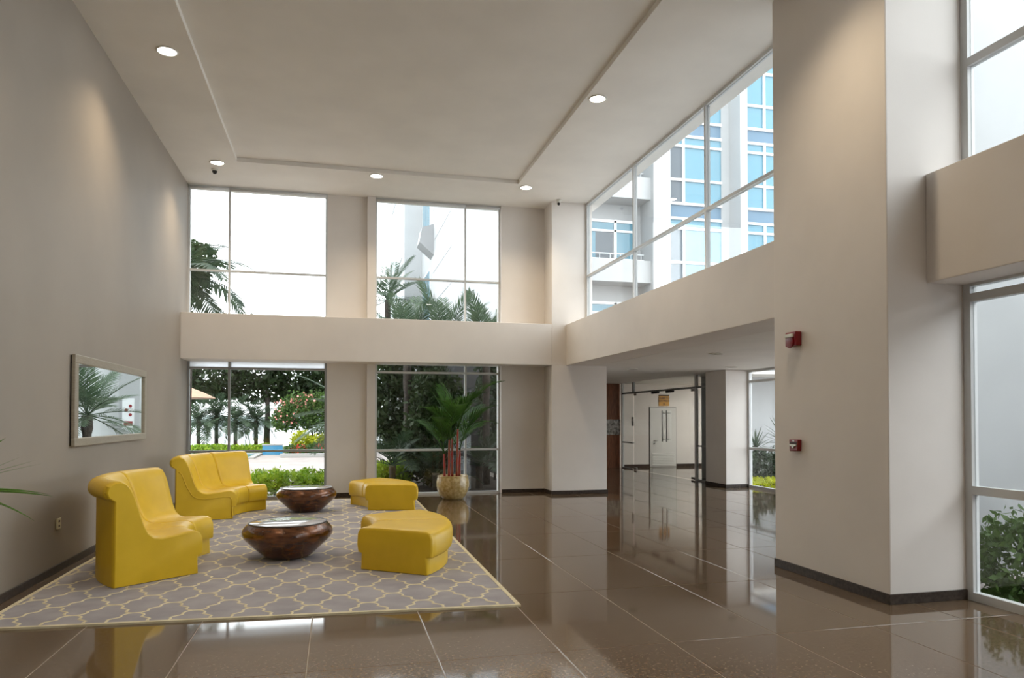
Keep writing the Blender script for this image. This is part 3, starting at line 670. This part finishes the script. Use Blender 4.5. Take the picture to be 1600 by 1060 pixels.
# dark planting behind the potted palm
struct(box(1.85, 5.6, 16.9, 17.05, -.1, 2.75).build('wall_garden', 'charcoal'), 'charcoal garden wall outside the window behind the potted palm', 'wall')
struct(box(.62, 5.6, 12.6, 16.9, -.11, -.085).build('ground_bed', 'soil'), 'dark planting bed outside the right back window', 'ground')
def shrub(name, label, blobs, m, n, size, seed, cat='shrub', stem=.03, group=None):
    a = np.array(blobs); cx_, cy_ = a[:, 0].mean(), a[:, 1].mean(); zt = a[:, 2].mean()
    e = empty(name, (cx_, cy_, -.1), label, cat, group)
    leaves('foliage', m, e, blobs, n, size, seed)
    B().tube([(cx_, cy_, -.1), (cx_ + .04, cy_, (zt - .1) / 2), (cx_, cy_, zt)], [stem, stem * .8, stem * .5], 8).build('stem', 'bark', e, True)
    return e
shrub('tall_shrub', 'tall dark shrub filling the left of the palm window', [(1.3, 15.6, 1.5, .6, .4, .9), (1.55, 15.7, 2.3, .75, .4, .6), (1.35, 15.7, .8, .3, .3, .5), (2.0, 15.9, 1.3, .6, .4, 1.0)], 'leaf_dark', 8000, .13, 11)
shrub('tall_shrub', 'dense dark shrub against the charcoal wall', [(1.75, 14.3, .8, .5, .35, .8), (2.0, 14.4, 1.6, .6, .35, .7)], 'leaf_dark', 4500, .12, 12)
F_out = [frond_mesh('frond', 'palm_out', 1.55, 22, .46, 0, .5, .036, s_, .2, .35, 1.05) for s_ in (5, 6)]
F_dark = [frond_mesh('frond', 'palm_dark', 1.25, 18, .42, 0, .9, .036, s_, .2, .35, 1.05) for s_ in (7, 8)]
F_long = [frond_mesh('frond', 'palm_dark', 2.1, 26, .66, 0, 1.5, .055, s_, .15, -.35, 1.15) for s_ in (9, 10)]
for k, (x, y, th, lb) in enumerate(((1.42, 14.75, 2.55, 'date palm leftmost of three behind the right back window'), (2.15, 14.6, 2.6, 'date palm in the middle of three behind the right back window'), (3.05, 14.65, 2.5, 'date palm rightmost of three behind the right back window'))):
    palm('date_palm', lb, (x, y, -.1), th, F_out, 14, .07, 'date palms behind the right back window', seed=20 + k, spread=(.35, 1.5))
for k, (x, y, th, lb) in enumerate(((1.05, 13.75, .5, 'low dark palm beside the white pier outside'), (1.85, 13.6, .35, 'low dark palm straight behind the beige pot'), (2.75, 13.9, .45, 'low dark palm in front of the charcoal wall'))):
    palm('dwarf_palm', lb, (x, y, -.1), th, F_dark, 11, .06, 'low palms at the charcoal wall', seed=30 + k, spread=(.15, 1.2), scale=.8)
palm('garden_palm', 'grey green palm rising left of the white building', (1.95, 28.3, -.1), 6.0, F_out, 20, .1, seed=41, spread=(-.5, 1.3), scale=1.25)
palm('mirror_palm', 'feathery palm outside hidden by the pier and seen in the mirror', (.45, 16.4, -.1), 1.45, F_out, 24, .09, seed=42, spread=(-.5, 1.3), scale=.9)
palm('coconut_palm', 'tall palm with drooping fronds in the upper left window', (-4.0, 19.8, -.1), 4.9, F_long, 20, .11, seed=43, spread=(-.2, 1.2))
shrub('tree_top', 'leafy tree top above the tall palm in the upper left window', [(-3.75, 21.5, 5.7, .55, .5, .55), (-4.2, 21.5, 4.9, .6, .5, .7)], 'leaf_dark', 2200, .16, 44, 'tree', .06)
shrub('spiky_bush', 'bushy plant top at the lower right of the right back window', [(3.25, 15.6, 2.9, .45, .3, .6), (3.7, 15.7, 2.9, .45, .3, .75), (3.4, 15.6, 1.6, .4, .3, 1.2)], 'palm_out', 3200, .16, 46)

# poolside garden
shrub('shade_tree', 'large dark shade tree over the poolside garden', [(-5.2, 33, 3.4, 1.6, 1.2, 1.1), (-3.4, 33, 3.6, 1.6, 1.2, 1.15), (-1.6, 33.4, 3.3, 1.5, 1.2, 1.1), (-.2, 33, 2.9, 1.4, 1.2, 1.2), (-4.3, 33, 4.8, 2.0, 1.2, .9), (-2, 33, 4.8, 2.0, 1.2, .9), (-6.6, 33, 2.9, 1, 1, 1), (.9, 33, 2.2, 1.1, 1, 1.5), (-5.6, 33.6, 2.4, 1.4, .8, .5), (-3.2, 33.6, 2.4, 1.5, .8, .5), (-1.2, 33.6, 2.1, 1.3, .8, .7)], 'leaf_dark', 19000, .24, 51, 'tree', .14)
shrub('flowering_tree', 'flowering tree with pink blossom beside the pool', [(-1.35, 29.0, 1.55, .85, .6, .72), (-.55, 29.0, 1.5, .9, .6, .85), (-1.95, 29.0, 1.25, .5, .5, .5), (.2, 29.1, 1.5, .8, .6, .95)], 'leaf_mid', 9500, .12, 52, 'tree', .05)
ft = [o for o in bpy.data.objects if o.name.startswith('flowering_tree')][0]
leaves('blossom', 'flower_pink', ft, [(-1.85, 28.75, 1.55, .5, .4, .5), (-1.2, 28.6, 1.95, .5, .4, .3)], 150, .085, 53, .85, .9)
F_small = [frond_mesh('frond', 'palm_out', 1.15, 14, .40, 0, .95, .05, s_, .12, .3, 1.1) for s_ in (15, 16)]
for k, (x, y, th, lb) in enumerate(((-5.35, 31, 1.3, 'small palm leftmost in the poolside row'), (-4.75, 31.5, 1.5, 'small palm second in the poolside row'), (-3.95, 31, 1.35, 'small palm third in the poolside row'), (-3.2, 31.4, 1.3, 'small palm rightmost in the poolside row by the flowering tree'))):
    palm('pool_palm', lb, (x, y, -.12), th, F_small, 24, .075, 'small palms by the pool', seed=60 + k, spread=(-.7, 1.35))
hedge('pool_hedge', 'low green planting along the far pool edge', -6.2, -2.4, 29.6, 30.4, .28, 'leaf_hedge', 3500, .12, 61, cell=.6)
hedge('yellow_bush', 'bright yellow green bush behind the planter', -1.5, .6, 27.45, 27.95, .78, 'leaf_yellow', 4000, .12, 62, 'shrub', cell=.5)
fb2 = hedge('red_flower_bed', 'dark green flower bed with red blossoms behind the pool', -1.75, .6, 26.95, 27.4, .36, 'leaf_mid', 3000, .10, 63, 'flower bed', cell=.4)
leaves('blossom', 'flower_red', fb2, [(-1.3, 26.98, .15, .38, .12, .2), (-.5, 26.98, .22, .3, .12, .14)], 110, .09, 64, .7, .9)
tag(box(-1.9, 1.2, 26.45, 26.7, -.1, .04).build('planter_kerb', 'poolrim', bevel=.02), 'grey stone planter kerb below the red flowers', 'planter')
pl = empty('swimming_pool', (-4.2, 27.6, -.1), 'blue swimming pool with pale coping', 'pool')
box(-7.5, -2.9, 26.2, 28.9, -.1, -.07).build('water', 'pool', pl)
for q in ((-7.7, -2.7, 25.95, 26.2), (-7.7, -2.7, 28.9, 29.1)): box(*q, -.1, -.04).build('coping', 'poolrim', pl, bevel=.01)
box(-2.9, -2.7, 26.2, 28.9, -.1, -.04).build('coping', 'poolrim', pl)
box(-2.68, -1.95, 28.55, 28.75, -.1, .26).build('tiled_wall', 'pool', pl); box(-2.70, -1.93, 28.53, 28.77, .26, .30).build('coping', 'poolrim', pl)
um = empty('patio_umbrella', (-5.0, 25.6, -.1), 'tan patio umbrella at the left edge of the garden', 'umbrella')
cb2 = B().lathe([(1.12, 1.96), (.75, 2.14), (.35, 2.30), (.02, 2.40), (.01, 2.38), (.35, 2.27), (.75, 2.11), (1.11, 1.94)], (-5.0, 25.6, 0), 8); cb2.build('canopy', 'umbrella', um)
B().tube([(-5.0, 25.6, -.1), (-5.0, 25.6, 2.42)], .025, 8).build('pole', 'alu', um, True)
B().lathe([(.25, -.1), (.25, -.03), (.04, 0)], (-5.0, 25.6, 0), 20).build('base', 'poolrim', um)

# plants outside the right hand glazing
hedge('yellow_hall_bush', 'yellow green bush outside the hallway window', 7.75, 9.2, 12.1, 12.7, .13, 'leaf_yellow', 1800, .09, 71, 'shrub')
Y_bl = [blade(.50, .25, .035, 'palm_out'), blade(.44, .6, .035, 'palm_out')]
for k, (x, y, th, lb) in enumerate(((8.5, 13.3, .72, 'grey green yucca left of two outside the hallway window'), (9.0, 13.15, .9, 'grey green yucca right of two outside the hallway window'))):
    e = empty('yucca', (x, y, -.1), lb, 'yucca', 'yuccas outside the hallway window')
    B().tube([(x, y, -.1), (x + .02, y, th * .5), (x, y, th)], [.05, .045, .05], 8).build('trunk', 'bark', e, True)
    for i in range(46): place(Y_bl[i % 2], 'leaf', e, (0, 0, th + .1 - .004 * (46 - i)), (0, -(-.5 + 1.9 * i / 45), i * 2.4), rng.uniform(.85, 1.1))
shrub('hall_shrub', 'dark shrub under the yuccas outside the hallway window', [(8.5, 13.0, .30, .45, .25, .36), (9.0, 12.95, .3, .45, .25, .36)], 'palm_dark', 1800, .1, 73)
shrub('near_shrub', 'rounded green shrub outside the near right window', [(5.15, 4.45, .2, .38, .35, .38), (5.5, 4.3, .3, .4, .35, .42)], 'leaf_mid', 3200, .075, 74)

# ------------------------------------------------------------------ neighbouring buildings
def glazing(par, x0, x1, y, za, zb, zc, zd, xm, mglass='bglass'):
    """a bay of tinted windows between the white mullions on one storey"""
    xs = [x0] + xm + [x1]; zs = [zd, zc, zb, za]; fw = .045
    f = B()
    for z in zs: f.box(x0, x1, y - .10, y, z - fw, z + fw)
    for x in xm: f.box(x - fw, x + fw, y - .09, y - .01, zd, za)
    w = f.build('window', 'bwhite2', par)
    for i in range(len(xs) - 1):
        for k in range(3):
            box(xs[i] + (fw if i else 0), xs[i + 1] - (fw if i < len(xs) - 2 else 0), y - .03, y + .03, zs[k] + fw, zs[k + 1] - fw).build('pane', mglass if not (i == 0 and k < 2 and len(xm) and x0 < 12) else 'bdark', w)
M['bwhite2'] = mat('white_window_frame', (0.72, 0.74, 0.75), 0.4)
be = empty('blue_glazed_building', (13, 26, -.1), 'white apartment block with blue glazing in the long right window', 'building')
YE = 24.0
box(7.6, 24, YE + .9, YE + 6, -.1, 18).build('wall', 'bwhite', be)
box(11.10, 11.77, YE - .25, YE + .9, -.1, 18).build('pier', 'bwhite', be)
box(14.30, 14.60, YE - .75, YE + .9, -.1, 18).build('pier', 'bwhite', be)
box(13.93, 14.30, YE + .02, YE + .9, -.1, 18).build('pier', 'bwhite', be)
FH = 3.05
for fl_ in range(-1, 3):
    dz = fl_ * FH
    glazing(be, 11.77, 13.93, YE, 8.62 + dz, 8.26 + dz, 7.0 + dz, 6.12 + dz, [12.38])
    box(11.77, 13.93, YE - .02, YE + .04, 8.66 + dz, 9.12 + dz).build('spandrel', 'bspandrel', be)
    glazing(be, 14.60, 18.5, YE, 8.62 + dz, 8.26 + dz, 7.0 + dz, 6.12 + dz, [15.74, 17.0])
    box(14.60, 18.5, YE - .02, YE + .04, 8.66 + dz, 9.12 + dz).build('spandrel', 'bspandrel', be)
for fl_ in range(-1, 3):
    dz = fl_ * FH
    b = box(7.6, 11.10, YE + .0, YE + .9, 9.25 + dz, 10.05 + dz); b.build('balcony_parapet', 'bwhite', be)
    w = box(8.95, 9.02, YE + .80, YE + .9, 6.9 + dz, 8.62 + dz).box(10.0, 10.1, YE + .8, YE + .9, 6.9 + dz, 8.62 + dz).box(10.85, 10.92, YE + .8, YE + .9, 6.9 + dz, 8.62 + dz).box(8.95, 10.92, YE + .8, YE + .9, 8.55 + dz, 8.65 + dz).box(8.95, 10.92, YE + .8, YE + .9, 8.2 + dz, 8.28 + dz).build('window', 'bwhite2', be)
    for x0, x1, m_ in ((9.02, 9.28, 'bglass'), (9.28, 9.95, 'bdark'), (10.1, 10.85, 'bglass')): box(x0, x1, YE + .84, YE + .9 - .002, 6.95 + dz, 8.2 + dz).build('pane', m_, w)
    box(9.02, 10.85, YE + .84, YE + .898, 8.28 + dz, 8.55 + dz).build('pane', 'bglass', w)
    rl = B()
    for z in (7.35, 7.15): rl.tube([(8.9, YE + .62, z + dz), (11.1, YE + .62, z + dz)], .02, 6)
    for x in np.linspace(8.95, 11.0, 6): rl.tube([(x, YE + .62, 6.9 + dz), (x, YE + .62, 7.35 + dz)], .012, 6)
    rl.build('railing', 'bwhite2', be)
bw_ = empty('white_tower', (5.0, 28, -.1), 'white building with slanted balcony in the right back window', 'building')
box(3.48, 6.5, 22, 30, -.1, 16).build('wall', 'bwhite', bw_)
box(2.76, 3.48, 30, 38, -.1, 16).build('rear_wing', 'bwhite', bw_)
for z in np.arange(3.2, 13, 1.15): box(3.472, 3.482, 22, 26.4, z, z + .03).build('groove', 'bgrey', bw_)
for z in (4.4, 8.2): 
    w = box(3.44, 3.5, 27.0, 29.4, z, z + 2.6).build('window', 'bwhite2', bw_); box(3.425, 3.44, 27.15, 28.2, z + .1, z + 2.5).build('pane', 'bglass', w); box(3.425, 3.44, 28.3, 29.25, z + .1, z + 2.5).build('pane', 'bglass', w)
for z in (4.4, 8.2, 11.6):
    w = box(2.72, 2.78, 31.0, 36.5, z, z + 2.7).build('window', 'bwhite2', bw_); box(2.705, 2.72, 31.2, 33.6, z + .1, z + 2.6).build('pane', 'bglass', w); box(2.705, 2.72, 33.8, 36.3, z + .1, z + 2.6).build('pane', 'bglass', w)
for z in (7.3,): B().prism([(3.48, z), (3.48, z + 1.15), (3.05, z + 1.0), (2.95, z + .45)], 'y', 26.2, 27.1).build('balcony_hood', 'bgrey', bw_)
sb = empty('notice_board', (3.15, 29.98, .9), 'white notice board with red marks on the white building', 'sign')
box(2.95, 3.36, 29.97, 29.995, .9, 2.05).build('board', 'bwhite2', sb)
box(3.0, 3.3, 29.96, 29.97, 1.0, 1.18).build('red_panel', 'red', sb)
for k, (x, z) in enumerate(((3.08, 1.75), (3.22, 1.6), (3.08, 1.42))): B().lathe([(.06, 0), (.06, -.01), (.045, -.012)], (x, 29.97, z), 16, 'y').build('red_mark', 'red', sb)
